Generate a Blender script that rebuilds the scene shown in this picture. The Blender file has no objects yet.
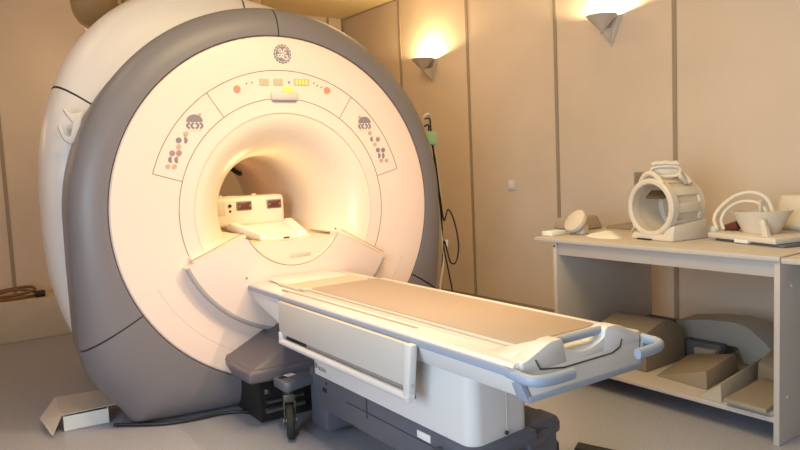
import bpy, bmesh, math, random
from mathutils import Vector, Matrix
random.seed(7)
S = bpy.context.scene
COL = S.collection
PI = math.pi
WA = 0.02714            # the room is turned by this against the scanner axis
def R2W(p):             # room frame -> world
    c, s = math.cos(WA), math.sin(WA)
    return Vector((p[0]*c - p[1]*s, p[0]*s + p[1]*c, p[2]))

# ------------------------------------------------------------------ materials
def mat(name, col, rough=.5, metal=0., noise=0., nscale=40., bump=0., bscale=200., emit=None, estr=0., spec=.5, coat=0.):
    m = bpy.data.materials.new(name); m.use_nodes = True
    nt = m.node_tree; b = nt.nodes['Principled BSDF']
    b.inputs['Base Color'].default_value = (*col, 1)
    b.inputs['Roughness'].default_value = rough
    b.inputs['Metallic'].default_value = metal
    b.inputs['Specular IOR Level'].default_value = spec
    b.inputs['Coat Weight'].default_value = coat
    tc = nt.nodes.new('ShaderNodeTexCoord')
    if noise:
        n = nt.nodes.new('ShaderNodeTexNoise'); n.inputs['Scale'].default_value = nscale; n.inputs['Detail'].default_value = 4
        r = nt.nodes.new('ShaderNodeValToRGB')
        r.color_ramp.elements[0].position = .3; r.color_ramp.elements[1].position = .7
        r.color_ramp.elements[0].color = (*[max(0, c*(1-noise)) for c in col], 1)
        r.color_ramp.elements[1].color = (*[min(1, c*(1+noise)) for c in col], 1)
        nt.links.new(tc.outputs['Object'], n.inputs['Vector'])
        nt.links.new(n.outputs['Fac'], r.inputs['Fac']); nt.links.new(r.outputs['Color'], b.inputs['Base Color'])
    if bump:
        n2 = nt.nodes.new('ShaderNodeTexNoise'); n2.inputs['Scale'].default_value = bscale
        bp = nt.nodes.new('ShaderNodeBump'); bp.inputs['Strength'].default_value = bump; bp.inputs['Distance'].default_value = .002
        nt.links.new(tc.outputs['Object'], n2.inputs['Vector'])
        nt.links.new(n2.outputs['Fac'], bp.inputs['Height']); nt.links.new(bp.outputs['Normal'], b.inputs['Normal'])
    if emit:
        b.inputs['Emission Color'].default_value = (*emit, 1); b.inputs['Emission Strength'].default_value = estr
    return m
M = dict(
 wall=mat('wall_laminate', (0.713, 0.579, 0.462), .5, noise=.03, nscale=3),
 joint=mat('wall_joint', (.36, .28, .205), .6),
 ceil=mat('ceiling_panel', (0.754, 0.582, 0.315), .6, noise=.03, nscale=4),
 floor=mat('floor_vinyl', (0.339, 0.341, 0.408), .42, noise=.2, nscale=130),
 cover=mat('enclosure_white', (.75, .68, .65), .38, bump=.05, bscale=300),
 face=mat('face_white', (0.865, 0.681, 0.598), .36),
 bore=mat('bore_cream', (0.857, 0.715, 0.580), .35),
 grey=mat('shell_grey', (0.191, 0.172, 0.189), .42, bump=.06, bscale=400),
 seam=mat('seam_dark', (.06, .05, .05), .7),
 line=mat('printed_line', (.26, .215, .18), .6),
 fline=mat('faint_line', (.62, .54, .45), .5),
 trim=mat('trim_bluegrey', (.30, .33, .42), .42),
 grip=mat('grip_bluegrey', (.30, .35, .46), .42),
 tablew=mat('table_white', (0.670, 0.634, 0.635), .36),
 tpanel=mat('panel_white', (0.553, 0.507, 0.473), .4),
 mat=mat('mat_beige', (0.397, 0.303, 0.253), .55, bump=.12, bscale=500),
 matedge=mat('mat_edge', (.62, .54, .43), .5),
 slot=mat('rail_slot', (.36, .30, .27), .5),
 base=mat('base_slate', (0.104, 0.108, 0.139), .45, bump=.05),
 dock=mat('dock_mauve_grey', (0.126, 0.108, 0.130), .45, bump=.05),
 black=mat('black_plastic', (.015, .014, .014), .5),
 rubber=mat('black_rubber', (.02, .02, .02), .75),
 steel=mat('steel', (.55, .53, .5), .35, metal=1.),
 brushed=mat('brushed_metal', (.42, .38, .35), .4, metal=.7, noise=.25, nscale=60),
 bench=mat('bench_laminate', (0.508, 0.447, 0.412), .5, noise=.02, nscale=8),
 bencht=mat('bench_top', (.53, .47, .42), .48, noise=.03, nscale=20),
 coil=mat('coil_cream', (0.665, 0.582, 0.486), .42),
 coilg=mat('coil_window', (0.582, 0.513, 0.419), .35),
 foam=mat('foam_brown', (.26, .21, .155), .75, bump=.2, bscale=300),
 foam2=mat('foam_taupe', (.25, .215, .17), .75, bump=.2, bscale=300),
 foam3=mat('foam_grey', (.36, .33, .29), .75, bump=.2, bscale=300),
 foamb=mat('foam_beige', (.40, .32, .24), .7, bump=.2, bscale=300),
 navy=mat('navy_vinyl', (.06, .065, .09), .5),
 slate=mat('slate_foam', (.13, .13, .14), .7),
 card=mat('cardboard_white', (.52, .46, .42), .7, noise=.04, nscale=30),
 cardin=mat('carton_side_white', (.78, .77, .75), .65),
 green=mat('green_tape', (.33, .58, .35), .6),
 cable=mat('cable_cream', (.72, .66, .55), .5),
 cabled=mat('cable_brown', (.22, .11, .05), .5),
 duct=mat('duct_brown', (.40, .27, .13), .5, noise=.05, nscale=6),
 logo=mat('logo_grey', (.24, .235, .27), .5),
 led_r=mat('lamp_red', (.68, .27, .19), .5),
 led_o=mat('key_tan', (.56, .40, .27), .5),
 key=mat('key_grey', (.25, .22, .255), .5),
 keyp=mat('key_mauve', (.38, .25, .27), .5),
 disp=mat('display_tan', (.55, .47, .32), .4),
 lcd=mat('display_yellow', (.85, .78, .12), .4),
 sconce=mat('sconce_plaster', (.62, .54, .47), .6),
 bulb=mat('bulb_glow', (1, .8, .5), .5, emit=(1., .62, .26), estr=60),
 boregl=mat('bore_lamp_glow', (1, .9, .7), .5, emit=(1., .78, .45), estr=14),
 bibedge=mat('bib_edge', (.40, .365, .365), .45),
 traygrey=mat('tray_grey', (.60, .55, .52), .45),
 bronze=mat('caster_bronze', (.10, .085, .07), .4, metal=.3),
 glassbrown=mat('mirror_brown', (.13, .085, .04), .3),
 white=mat('plain_white', (.8, .79, .76), .5),
 maroon=mat('connector_maroon', (.12, .035, .025), .4),
 stone=mat('podium_cream', (0.598, 0.483, 0.356), .6, noise=.03, nscale=10),
)

# ------------------------------------------------------------------ mesh helpers
def B(): return bmesh.new()
def merge(bm, src, mx=None):
    if mx is not None: src.transform(mx)
    me = bpy.data.meshes.new('tmp'); src.to_mesh(me); src.free(); bm.from_mesh(me); bpy.data.meshes.remove(me)
def box(bm, c, s, rot=(0, 0, 0), bev=0., seg=2):
    t = B(); bmesh.ops.create_cube(t, size=1); bmesh.ops.scale(t, vec=s, verts=t.verts)
    if bev: bmesh.ops.bevel(t, geom=t.edges[:], offset=min(bev, min(s)*.49), segments=seg, profile=.5, affect='EDGES')
    mx = Matrix.Translation(c) @ Matrix.Rotation(rot[2], 4, 'Z') @ Matrix.Rotation(rot[1], 4, 'Y') @ Matrix.Rotation(rot[0], 4, 'X')
    merge(bm, t, mx); return bm
def bb(bm, x0, x1, y0, y1, z0, z1, bev=0., seg=2):
    return box(bm, ((x0+x1)/2, (y0+y1)/2, (z0+z1)/2), (abs(x1-x0), abs(y1-y0), abs(z1-z0)), bev=bev, seg=seg)
def prism(bm, poly, axis, a, b, bev=0., mx=None, seg=2):
    """poly of 2-D points extruded from a to b along axis ('x': (y,z), 'y': (x,z), 'z': (x,y))"""
    t = B()
    def P(p, h): return {'x': (h, p[0], p[1]), 'y': (p[0], h, p[1]), 'z': (p[0], p[1], h)}[axis]
    v0 = [t.verts.new(P(p, a)) for p in poly]; v1 = [t.verts.new(P(p, b)) for p in poly]
    n = len(poly)
    t.faces.new(v0); t.faces.new(v1[::-1])
    for i in range(n): t.faces.new((v0[i], v1[i], v1[(i+1) % n], v0[(i+1) % n]))
    bmesh.ops.recalc_face_normals(t, faces=t.faces[:])
    if bev: bmesh.ops.bevel(t, geom=t.edges[:], offset=bev, segments=seg, profile=.5, affect='EDGES')
    merge(bm, t, mx); return bm
def hexa(bm, lo, hi, bev=0., seg=2):
    """hull between two quads (4 points each, same order)"""
    t = B(); a = [t.verts.new(p) for p in lo]; b = [t.verts.new(p) for p in hi]
    t.faces.new(a); t.faces.new(b[::-1])
    for i in range(4): t.faces.new((a[i], b[i], b[(i+1) % 4], a[(i+1) % 4]))
    bmesh.ops.recalc_face_normals(t, faces=t.faces[:])
    if bev: bmesh.ops.bevel(t, geom=t.edges[:], offset=bev, segments=seg, profile=.5, affect='EDGES')
    merge(bm, t); return bm
def spline(pts, n=8, closed=False):
    P = [Vector(p) for p in pts]; out = []; m = len(P)
    for i in range(m if closed else m-1):
        if closed: p0, p1, p2, p3 = P[i-1], P[i], P[(i+1) % m], P[(i+2) % m]
        else: p0, p1, p2, p3 = P[max(i-1, 0)], P[i], P[i+1], P[min(i+2, m-1)]
        for k in range(n):
            t = k/n
            out.append(.5*((2*p1)+(-p0+p2)*t+(2*p0-5*p1+4*p2-p3)*t*t+(-p0+3*p1-3*p2+p3)*t**3))
    if not closed: out.append(P[-1])
    return out
def tube(bm, pts, r, sides=10, closed=False, flat=(1., 1.), up=None):
    P = [Vector(p) for p in pts]; m = len(P); rings = []
    prev = None
    for i in range(m):
        if closed: d = P[(i+1) % m]-P[i-1]
        else: d = P[min(i+1, m-1)]-P[max(i-1, 0)]
        d.normalize()
        if up is not None: u = Vector(up)
        elif prev is None: u = Vector((0, 0, 1)) if abs(d.z) < .9 else Vector((1, 0, 0))
        else: u = prev
        u = u-d*u.dot(d)
        if u.length < 1e-5: u = Vector((1, 0, 0))-d*d.x
        u.normalize(); prev = u; w = d.cross(u)
        rr = r[i] if isinstance(r, (list, tuple)) else r
        rings.append([bm.verts.new(P[i]+(u*math.cos(2*PI*k/sides)*flat[0]+w*math.sin(2*PI*k/sides)*flat[1])*rr) for k in range(sides)])
    for i in range(m if closed else m-1):
        a, b = rings[i], rings[(i+1) % m]
        for k in range(sides): bm.faces.new((a[k], a[(k+1) % sides], b[(k+1) % sides], b[k]))
    if not closed: bm.faces.new(rings[0][::-1]); bm.faces.new(rings[-1])
    return bm
def cyl(bm, p0, p1, r, sides=20, r1=None): return tube(bm, [p0, p1], [r, r if r1 is None else r1], sides)
def sweep(bm, fn, us, vs, closeu=False, flip=False):
    """grid surface of fn(u, v)"""
    g = [[bm.verts.new(fn(u, v)) for v in vs] for u in us]
    nu, nv = len(us), len(vs)
    for i in range(nu if closeu else nu-1):
        for j in range(nv-1):
            q = (g[i][j], g[(i+1) % nu][j], g[(i+1) % nu][j+1], g[i][j+1])
            if len(set(q)) == 4:
                try: bm.faces.new(q[::-1] if flip else q)
                except ValueError: pass
    return g
def lin(a, b, n): return [a+(b-a)*i/(n-1) for i in range(n)]
def lathe(bm, prof, n=64, a0=0., a1=2*PI, cz=1.05, cx=0.):
    """profile of (r, y) about the scanner axis (along y)"""
    full = abs(a1-a0-2*PI) < 1e-6
    us = [a0+(a1-a0)*i/(n if full else n-1) for i in range(n)]
    sweep(bm, lambda u, v: (cx+prof[v][0]*math.cos(u), prof[v][1], cz+prof[v][0]*math.sin(u)), us, list(range(len(prof))), full)
    return bm
def band(bm, r0, r1, a0, a1, y0, y1, n=40):
    """solid annular sector on the scanner face"""
    full = abs(a1-a0-2*PI) < 1e-6
    lathe(bm, [(r0, y1), (r0, y0), (r1, y0), (r1, y1)] + ([(r0, y1)] if full else []), n, a0, a1)
    return bm
def ctext(bm, s, size, mx, depth=.001):
    c = bpy.data.curves.new('t', 'FONT'); c.body = s; c.size = size; c.extrude = depth; c.align_x = 'CENTER'; c.align_y = 'CENTER'
    o = bpy.data.objects.new('t', c); COL.objects.link(o)
    dg = bpy.context.evaluated_depsgraph_get(); me = bpy.data.meshes.new_from_object(o.evaluated_get(dg))
    t = B(); t.from_mesh(me); bpy.data.objects.remove(o); bpy.data.curves.remove(c); bpy.data.meshes.remove(me)
    merge(bm, t, mx)

# ------------------------------------------------------------------ object helpers
OFF = {}
def tag(o, label, cat=None, group=None, kind=None):
    if label: o['label'] = label
    if cat: o['category'] = cat
    if group: o['group'] = group
    if kind: o['kind'] = kind
    return o
def finish(bm, name, m, off, ang=35, smooth=True, norm=True):
    if norm: bmesh.ops.recalc_face_normals(bm, faces=bm.faces[:])
    bmesh.ops.translate(bm, vec=-Vector(off), verts=bm.verts)
    me = bpy.data.meshes.new(name); 
    if smooth:
        for f in bm.faces: f.smooth = True
    bm.to_mesh(me); bm.free()
    if smooth: me.set_sharp_from_angle(angle=math.radians(ang))
    me.materials.append(m)
    o = bpy.data.objects.new(name, me); COL.objects.link(o); return o
def thing(name, label, cat, loc, frame='W', rz=0., group=None, local=False):
    """an Empty at the base of a thing; parts are given in frame coordinates (or local ones)"""
    o = bpy.data.objects.new(name, None); COL.objects.link(o); o.empty_display_size = .05
    o.location = Vector(loc) if frame == 'W' else R2W(loc)
    o.rotation_euler = (0, 0, rz+(WA if frame == 'R' else 0))
    OFF[o.name] = Vector((0, 0, 0)) if local else Vector(loc)
    return tag(o, label, cat, group)
def part(name, bm, m, parent, label=None, ang=35, norm=True):
    o = finish(bm, name, m, OFF[parent.name], ang, norm=norm); o.parent = parent; OFF[o.name] = OFF[parent.name]
    return tag(o, label)
def solo(name, bm, m, label, cat, loc, frame='R', group=None, ang=35, rz=0., local=False):
    o = finish(bm, name, m, Vector((0, 0, 0)) if local else loc, ang)
    o.location = Vector(loc) if frame == 'W' else R2W(loc)
    o.rotation_euler = (0, 0, rz+(WA if frame == 'R' else 0)); OFF[o.name] = Vector((0, 0, 0)) if local else Vector(loc)
    return tag(o, label, cat, group)
def struct(name, bm, m):
    o = finish(bm, name, m, (0, 0, 0)); o.rotation_euler = (0, 0, WA); o['kind'] = 'structure'; return o

# ------------------------------------------------------------------ the room
RW, RD, RL, RF, RH = 2.4016, 3.218, -3.2, -5.3, 2.877
struct('floor', bb(B(), RL-.1, RW+.1, RF-.1, RD+.1, -.1, 0), M['floor'])
struct('ceiling', bb(B(), RL-.1, RW+.1, RF-.1, RD+.1, RH, RH+.1), M['ceil'])
struct('wall_right', bb(B(), RW, RW+.1, RF-.1, RD+.1, 0, RH), M['wall'])
struct('wall_back', bb(B(), RL-.1, RW, RD, RD+.1, 0, RH), M['wall'])
struct('wall_left', bb(B(), RL-.1, RL, RF-.1, RD, 0, RH), M['wall'])
bm = B()                                   # front wall with a window opening, behind the camera
bb(bm, RL, RW, RF-.1, RF, 0, .9); bb(bm, RL, RW, RF-.1, RF, 2.3, RH)
bb(bm, RL, -1.8, RF-.1, RF, .9, 2.3); bb(bm, 1.4, RW, RF-.1, RF, .9, 2.3)
struct('wall_front', bm, M['wall'])
k = 1
for b_ in (2.185, 1.197, .207, -.782, -1.772, -2.762, -3.75):
    struct('trim_%d' % k, bb(B(), RW-.006, RW+.002, b_-.015, b_+.015, 0, RH), M['joint']); k += 1
for a_ in (2.20, 1.14, .075, -.99, -2.05):
    struct('trim_%d' % k, bb(B(), a_-.014, a_+.014, RD-.006, RD+.002, 0, RH), M['joint']); k += 1
struct('trim_%d' % k, bb(B(), RW-.03, RW+.002, RD-.03, RD+.002, 0, RH), M['joint']); k += 1
struct('trim_%d' % k, bb(B(), RW-.01, RW+.002, RF, RD, RH-.012, RH), M['joint']); k += 1
struct('baseboard_right', bb(B(), RW-.012, RW, RF, RD, 0, .07), M['joint'])

# ------------------------------------------------------------------ the scanner
scan = thing('mri_scanner', 'large round white and grey scanner with a lit central bore', 'medical scanner', (0, .9, 0))
CZ = 1.05
POLY = [(1.115, 193.), (1.242, 210.5), (1.286, 216.8), (1.296, 221.), (1.306, 226.4), (1.34, 230.7)]
def rout(th):
    """outer radius of the grey shell at angle th (radians)"""
    d = math.degrees(th) % 360
    if d > 270 or d < 90: d = (180-d) % 360
    if d <= 180: return 1.083
    pts = [(1.083, 180.)]+POLY
    for (r0, a0), (r1, a1) in zip(pts, pts[1:]):
        if a0 <= d <= a1:
            p = Vector((r0*math.cos(math.radians(a0)), r0*math.sin(math.radians(a0)))); q = Vector((r1*math.cos(math.radians(a1)), r1*math.sin(math.radians(a1))))
            # intersect the ray with the straight outline piece
            u = Vector((math.cos(math.radians(d)), math.sin(math.radians(d)))); e = q-p
            den = u.x*e.y-u.y*e.x
            return (p.x*e.y-p.y*e.x)/den
    return 1.04/abs(math.sin(math.radians(d)))
def shell(a0, a1, n):
    us = [math.radians(a0+(a1-a0)*i/(n-1)) for i in range(n)]
    vs = list(range(17))
    def fn(u, v):
        ro = rout(u); d = ro-.926; yd = .045+.40*d
        up = max(0., min(1., (math.sin(u)+.75)*2))      # the upper ring narrows a little to the back
        if v == 0: r, y = .915, .03
        elif v == 1: r, y = .926, .004
        elif v <= 11:
            t = (v-1)/10*PI/2; r, y = .926+d*math.sin(t), .004+(yd-.004)*(1-math.cos(t))
        elif v <= 15: f = (v-11)/4; r, y = ro*(1-.022*up*f), yd+(.42-yd)*f
        else: r, y = .93, .425
        z = CZ+r*math.sin(u)
        return (r*math.cos(u), y, max(z, .008))
    bm = B(); sweep(bm, fn, us, vs)
    sweep(bm, lambda u, v: (fn(u, 16) if v == 0 else ((.90*math.cos(u)), .425, CZ+.90*math.sin(u)) if v == 1 else fn(u, 0)), us, [0, 1, 2])
    for i in (us[0], us[-1]):
        c = [fn(i, v) for v in vs]; bm.faces.new([bm.verts.new(p) for p in c])
    bmesh.ops.remove_doubles(bm, verts=bm.verts[:], dist=.0004)
    return bm
part('front_shell', shell(90.25, 209.7, 64), M['grey'], scan, 'grey left half of the curved front ring')
part('front_shell', shell(-29.7, 89.75, 64), M['grey'], scan, 'grey right half of the curved front ring')
part('shell_base', shell(210.2, 329.8, 90), M['grey'], scan, 'grey lower base of the front ring')
# dark backing seen in the seams
for d in (90., 209.95, 330.05):
    bm = B(); u = math.radians(d)
    ro = rout(u)-.012
    for i in range(1):
        p = []
        dd = ro-.926; yd = .045+.40*dd
        for v in range(0, 11):
            t = v/10*PI/2; p.append((.926+dd*math.sin(t), .012+yd*(1-math.cos(t))))
        p += [(ro*.975, .40), (.93, .41)]
        h = Vector((-math.sin(u), 0, math.cos(u)))*.010
        f = [bm.verts.new(Vector((r*math.cos(u), y, CZ+r*math.sin(u)))+h) for r, y in p]; g = [bm.verts.new(Vector((r*math.cos(u), y, CZ+r*math.sin(u)))-h) for r, y in p]
        for j in range(len(p)): bm.faces.new((f[j], f[(j+1) % len(p)], g[(j+1) % len(p)], g[j]))
    part('seam', bm, M['seam'], scan, 'dark joint between two grey shell pieces')
# white face
bm = lathe(B(), [(.916, .045), (.9185, .012), (.912, .003), (.90, 0.), (.75, 0.), (.60, 0.), (.515, 0.), (.515, .02)], 128)
face = part('face_panel', bm, M['face'], scan, 'round white front panel')
bm = B(); lathe(bm, [(.919, .018), (.927, .018)], 128)
part('seam', bm, M['seam'], face)
# printed lines of the control band
bm = band(B(), .5915, .5955, math.radians(-31), math.radians(205), -.0012, .002, 100)
band(bm, .7385, .7425, math.radians(15), math.radians(162.6), -.0012, .002, 80)
for d in (15, 55.2, 124, 162.6):
    u = math.radians(d); c, s = math.cos(u), math.sin(u)
    box(bm, (c*.667, -.0002, CZ+s*.667), (.146, .002, .0035), rot=(0, -u, 0))
part('control_band_outline', bm, M['line'], face)
bm = band(B(), .5165, .5195, math.radians(-29), math.radians(205), -.0008, .002, 100)
part('throat_outline', bm, M['fline'], face)
bm = band(B(), .797, .800, math.radians(205), math.radians(335), -.0006, .002, 60)
part('lower_outline', bm, M['fline'], face)
# bore: flare, tube and rear flare
prof = [(.516, .004)]
for i in range(1, 15):
    t = i/14*PI/2; prof.append((.30+.216*(1-math.sin(t)), .40*(1-math.cos(t))+.004))
prof += [(.30, y) for y in (.5, .7, .9, 1.1, 1.25)]
prof += [(.31, 1.4), (.34, 1.52), (.40, 1.62), (.5, 1.68)]
part('bore_liner', lathe(B(), prof, 96), M['bore'], scan, 'cream flared bore tunnel')
# thin lamp strips in the bore ceiling
# bib below the bore
bm = B()
a0, a1, n = math.radians(202.5), math.radians(330.5), 48
def bib(rf):
    pr = [(.297, .02), (.297, -.055), (.303, -.060), (.626, -.064), (.640, -.058), (.648, -.045), (.648, .004)]
    return pr
lathe(bm, bib(0), n, a0, a1)
for u in (a0, a1): bm.faces.new([bm.verts.new((r*math.cos(u), y, CZ+r*math.sin(u))) for r, y in bib(0)])
bmesh.ops.remove_doubles(bm, verts=bm.verts[:], dist=.0004)
bibp = part('dock_bib', bm, M['face'], scan, 'cream fan-shaped apron panel below the bore')
bm = B()
pts = [(.638*math.cos(u), -.050, CZ+.638*math.sin(u)) for u in lin(a0+.01, a1-.01, 40)]
tube(bm, pts, .0155, 10)
part('bib_edge_shade', bm, M['bibedge'], bibp, 'rounded lower edge with soft shading in its grey colour')  # grey tone carries the soft shading of the apron's thickness
bm = B()
for u0, u1 in ((a0, a0), (a1, a1)):
    c, s = math.cos(u0), math.sin(u0); t = Vector((-s, 0, c))*(-.021 if u0 == a0 else .021)*-1
    for r0, r1 in ((.31, .62),):
        p, q = Vector((c*r0, -.0645, CZ+s*r0))-t, Vector((c*r1, -.0655, CZ+s*r1))-t
        tube(bm, [p, q], .0016, 6)
pts = [(.299*math.cos(u), -.0585, CZ+.299*math.sin(u)) for u in lin(a0, a1, 40)]
tube(bm, pts, .002, 6)
part('bib_seam', bm, M['line'], bibp)
for x, z in ((-.278, .921), (-.292, .716), (.243, .925)): part('screw', cyl(B(), (x, -.06, z), (x, -.0665, z), .0052, 10), M['line'], bibp)
# raised lips of the flare above the bib
bm = B()
for sx, u in ((-1, a0), (1, a1)):
    c, s = math.cos(u), math.sin(u); nrm = Vector((-s, 0, c))*(-1 if sx < 0 else 1)
    p0, p1 = Vector((c*.30, 0, CZ+s*.30)), Vector((c*.60, 0, CZ+s*.60))
    lo = [p0+Vector((0, -.052, 0)), p1+Vector((0, -.052, 0)), p1+Vector((0, .05, 0)), p0+Vector((0, .3, 0))]
    hi = [q+nrm*h_ for q, h_ in zip(lo, (.0012, .030, .030, .0012))]
    part('bib_shoulder', hexa(B(), lo, hi, .0004), M['bore'], bibp)
# filler inside the bib arc and the bridge deck into the bore
zf = .885
xs = math.sqrt(.297**2-(CZ-zf)**2)
arc = [(.297*math.cos(u), CZ+.297*math.sin(u)) for u in lin(PI+math.asin((CZ-zf)/.297), 2*PI-math.asin((CZ-zf)/.297), 28)]
bm = prism(B(), arc, 'y', -.045, .30)
bb(bm, -.284, .284, -.044, .33, .868, .884)
brg = part('bridge', bm, M['bore'], scan, 'cream bridge filling the bottom of the bore')
bm = B(); bb(bm, -.03, .09, -.0475, -.044, .79, .812, .001)
part('label_plate', bm, M['fline'], brg, 'small pale label on the bridge front')
bm = B()
hexa(bm, [(-.14, .085, .872), (.165, .085, .872), (.20, .60, .945), (-.20, .60, .945)], [(-.135, .085, .894), (.16, .085, .894), (.20, .60, .967), (-.20, .60, .967)], .004)
dk = part('bridge_deck', bm, M['white'], brg, 'white sloping tongue leading into the bore')
bm = B(); tube(bm, [(-.138, .082, .871), (.162, .082, .871)], .0022, 6); bb(bm, -.005, .028, .079, .085, .885, .893)
part('deck_edge', bm, M['seam'], dk)
for sx in (-1, 1): part('deck_guide', hexa(B(), [(sx*.085, .082, .886), (sx*.145, .082, .886), (sx*.20, .44, .945), (sx*.15, .44, .945)], [(sx*.095, .09, .918), (sx*.14, .09, .918), (sx*.20, .40, .972), (sx*.155, .40, .972)], .004), M['white'], dk)
# coil socket block in the bore
bm = bb(B(), -.285, .185, .46, .62, .94, 1.118, .022, 3)
blk = part('socket_block', bm, M['bore'], scan, 'cream connector block standing in the bore')
for x in (-.075, .115):
    f = part('socket_bezel', bb(B(), x-.048, x+.048, .452, .464, 1.034, 1.088, .006), M['line'], blk)
    bm = bb(B(), x-.040, x+.040, .447, .455, 1.040, 1.082, .004)
    part('socket', bm, M['maroon'], f, 'dark maroon connector socket')
for x in (-.032, .032):
    for xx in (-.075, .115): part('socket_screw', cyl(B(), (xx+x, .449, 1.061), (xx+x, .444, 1.061), .006, 10), M['steel'], blk)
bm = B(); bb(bm, -.265, -.19, .455, .462, 1.012, 1.095, .003)
part('blank_plate', bm, M['fline'], blk)
for z, r in ((1.066, .010), (1.034, .007)): part('jack', cyl(B(), (-.163, .464, z), (-.163, .452, z), r, 12), M['black'], blk)
for x in (-.20, .01): part('latch', bb(B(), x-.012, x+.012, .50, .53, 1.112, 1.128, .004), M['bore'], blk)
bm = bb(B(), .222, .232, .62, .70, 1.02, 1.085, .003)
part('bore_sticker', bm, M['fline'], scan, 'small pale plate on the bore wall')
bm = B(); tube(bm, [(.135, 1.28, 1.31), (.185, 1.20, 1.255), (.20, 1.18, 1.245)], .016, 10); 
part('bore_microphone', bm, M['black'], scan, 'short dark tube at the far end of the bore')
# monogram
bm = B(); cyl(bm, (.012, .001, 1.877), (.012, -.003, 1.877), .047, 40)
for i in range(16):
    u = i*PI/8; box(bm, (.012+.0485*math.cos(u), -.001, 1.877+.0485*math.sin(u)), (.006, .004, .011), rot=(0, -u, 0), bev=.002)
lg = part('emblem', bm, M['logo'], face, 'round grey script monogram')
bm = B()
def strk(pts, r=.0036, n=7): tube(bm, spline([(.012+x*.00115, -.0038, 1.877+z*.00115) for x, z in pts], n), r, 6, flat=(1., .5))
strk([(-4, 16), (-12, 22), (-20, 16), (-14, 8), (-4, 12), (-2, 2), (-8, -10), (-18, -16), (-24, -8), (-16, -2), (-6, -6), (-2, -20)])
strk([(20, 18), (12, 23), (5, 14), (10, 5), (18, 8), (12, 2), (4, -4), (4, -18), (14, -24), (24, -16), (20, -6), (12, -10)])
tube(bm, [(.012+.0415*math.cos(u), -.0035, 1.877+.0415*math.sin(u)) for u in lin(0, 2*PI*39/40, 40)], .0016, 6, closed=True)
part('monogram_letters', bm, M['face'], lg)
# controls
def onface(x, z, w, h, ang=0., d=.003):
    b_ = B(); box(b_, (x, -.0015, z), (w, d, h), rot=(0, -ang, 0), bev=.0008, seg=1); return b_
def disc(x, z, r, d=.004):
    b_ = B(); cyl(b_, (x, .001, z), (x, -d, z), r, 20); return b_
part('readout', onface(-.102, 1.726, .055, .036), M['disp'], face, 'small tan readout window')
part('readout', onface(-.022, 1.728, .055, .036), M['disp'], face, 'small tan readout window')
part('readout', onface(.115, 1.732, .092, .036), M['disp'], face, 'wide yellowish readout window')
for i in range(4): part('digit', box(B(), (.085+i*.02, -.0032, 1.731), (.012, .001, .026)), M['lcd'], face)
part('indicator', disc(.040, 1.729, .006), M['key'], face)
for x, z in ((-.254, 1.686), (.269, 1.691)):
    part('red_button', disc(x, z, .019), M['led_r'], face, 'round red touch button')
for x, z in ((-.17, 1.722), (-.20, 1.716), (.19, 1.729), (.21, 1.716), (.235, 1.708)):
    part('indicator', disc(x, z, .004), M['line'], face)
part('yellow_sticker', (lambda b_: (cyl(b_, (.032, .001, 1.688), (.032, -.003, 1.688), .02, 24), bmesh.ops.scale(b_, vec=(1.7, 1, .8), space=Matrix.Translation((-.032, 0, -1.688)), verts=b_.verts), b_)[2])(B()), M['lcd'], face, 'small yellow oval sticker')
bm = B(); bb(bm, -.07, .085, -.014, .002, 1.632, 1.676, .008)
tr = part('sensor_tray', bm, M['traygrey'], face, 'pale raised strip under the readouts')
part('sensor_lip', bb(B(), -.062, .077, -.012, 0, 1.626, 1.645, .003), M['logo'], tr)
def keypad(top, arc, tans, greys, halves, mauves, flip):
    part('key', disc(top[0], top[1], .008), M['led_o'], face)
    x, z = arc
    b_ = B(); prism(b_, [(x-.042, z-.012)]+[(x+.042*math.cos(u), z-.012+.036*math.sin(u)) for u in lin(PI, 0, 9)][1:-1]+[(x+.042, z-.012)], 'y', -.0035, .001); part('table_symbol', b_, M['key'], face)
    for i, dx in enumerate((-.032, -.011, .011, .032)):
        sg = -1 if i < 2 else 1
        b_ = B(); tube(b_, spline([(x+dx-sg*.006, -.0015, z-.018), (x+dx+sg*.007, -.0015, z-.031), (x+dx-sg*.006, -.0015, z-.046)], 4), .0055, 6, flat=(1, .35)); part('arrow_key', b_, M['key'], face)
    b_ = B(); box(b_, (x, -.001, z-.056), (.07, .002, .0025)); part('printed_rule', b_, M['fline'], face)
    for p in tans: part('key', disc(p[0], p[1], .0115), M['led_o'], face)
    for p in greys: part('key', disc(p[0], p[1], .0135), M['key'], face)
    for p in mauves: part('key', disc(p[0], p[1], .0135), M['keyp'], face)
    for (px, pz), sg in halves:
        b_ = B(); prism(b_, [(px+sg*.005+sg*.016*math.cos(u), pz+.0155*math.sin(u)) for u in lin(PI/2, 3*PI/2, 9)], 'y', -.004, .001); part('key', b_, M['key'], face)
keypad((-.457, 1.555), (-.485, 1.533), [(-.533, 1.461), (-.572, 1.399), (-.632, 1.304), (-.601, 1.303)], [(-.570, 1.431)], [((-.537, 1.430), -1), ((-.617, 1.337), 1), ((-.587, 1.336), 1)], [(-.606, 1.369), (-.573, 1.368)], 1)
keypad((.471, 1.545), (.503, 1.524), [(.537, 1.453), (.567, 1.387), (.606, 1.292), (.643, 1.291)], [(.586, 1.354), (.622, 1.353)], [((.548, 1.418), 1), ((.592, 1.321), -1), ((.620, 1.320), -1)], [(.589, 1.417)], -1)
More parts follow.
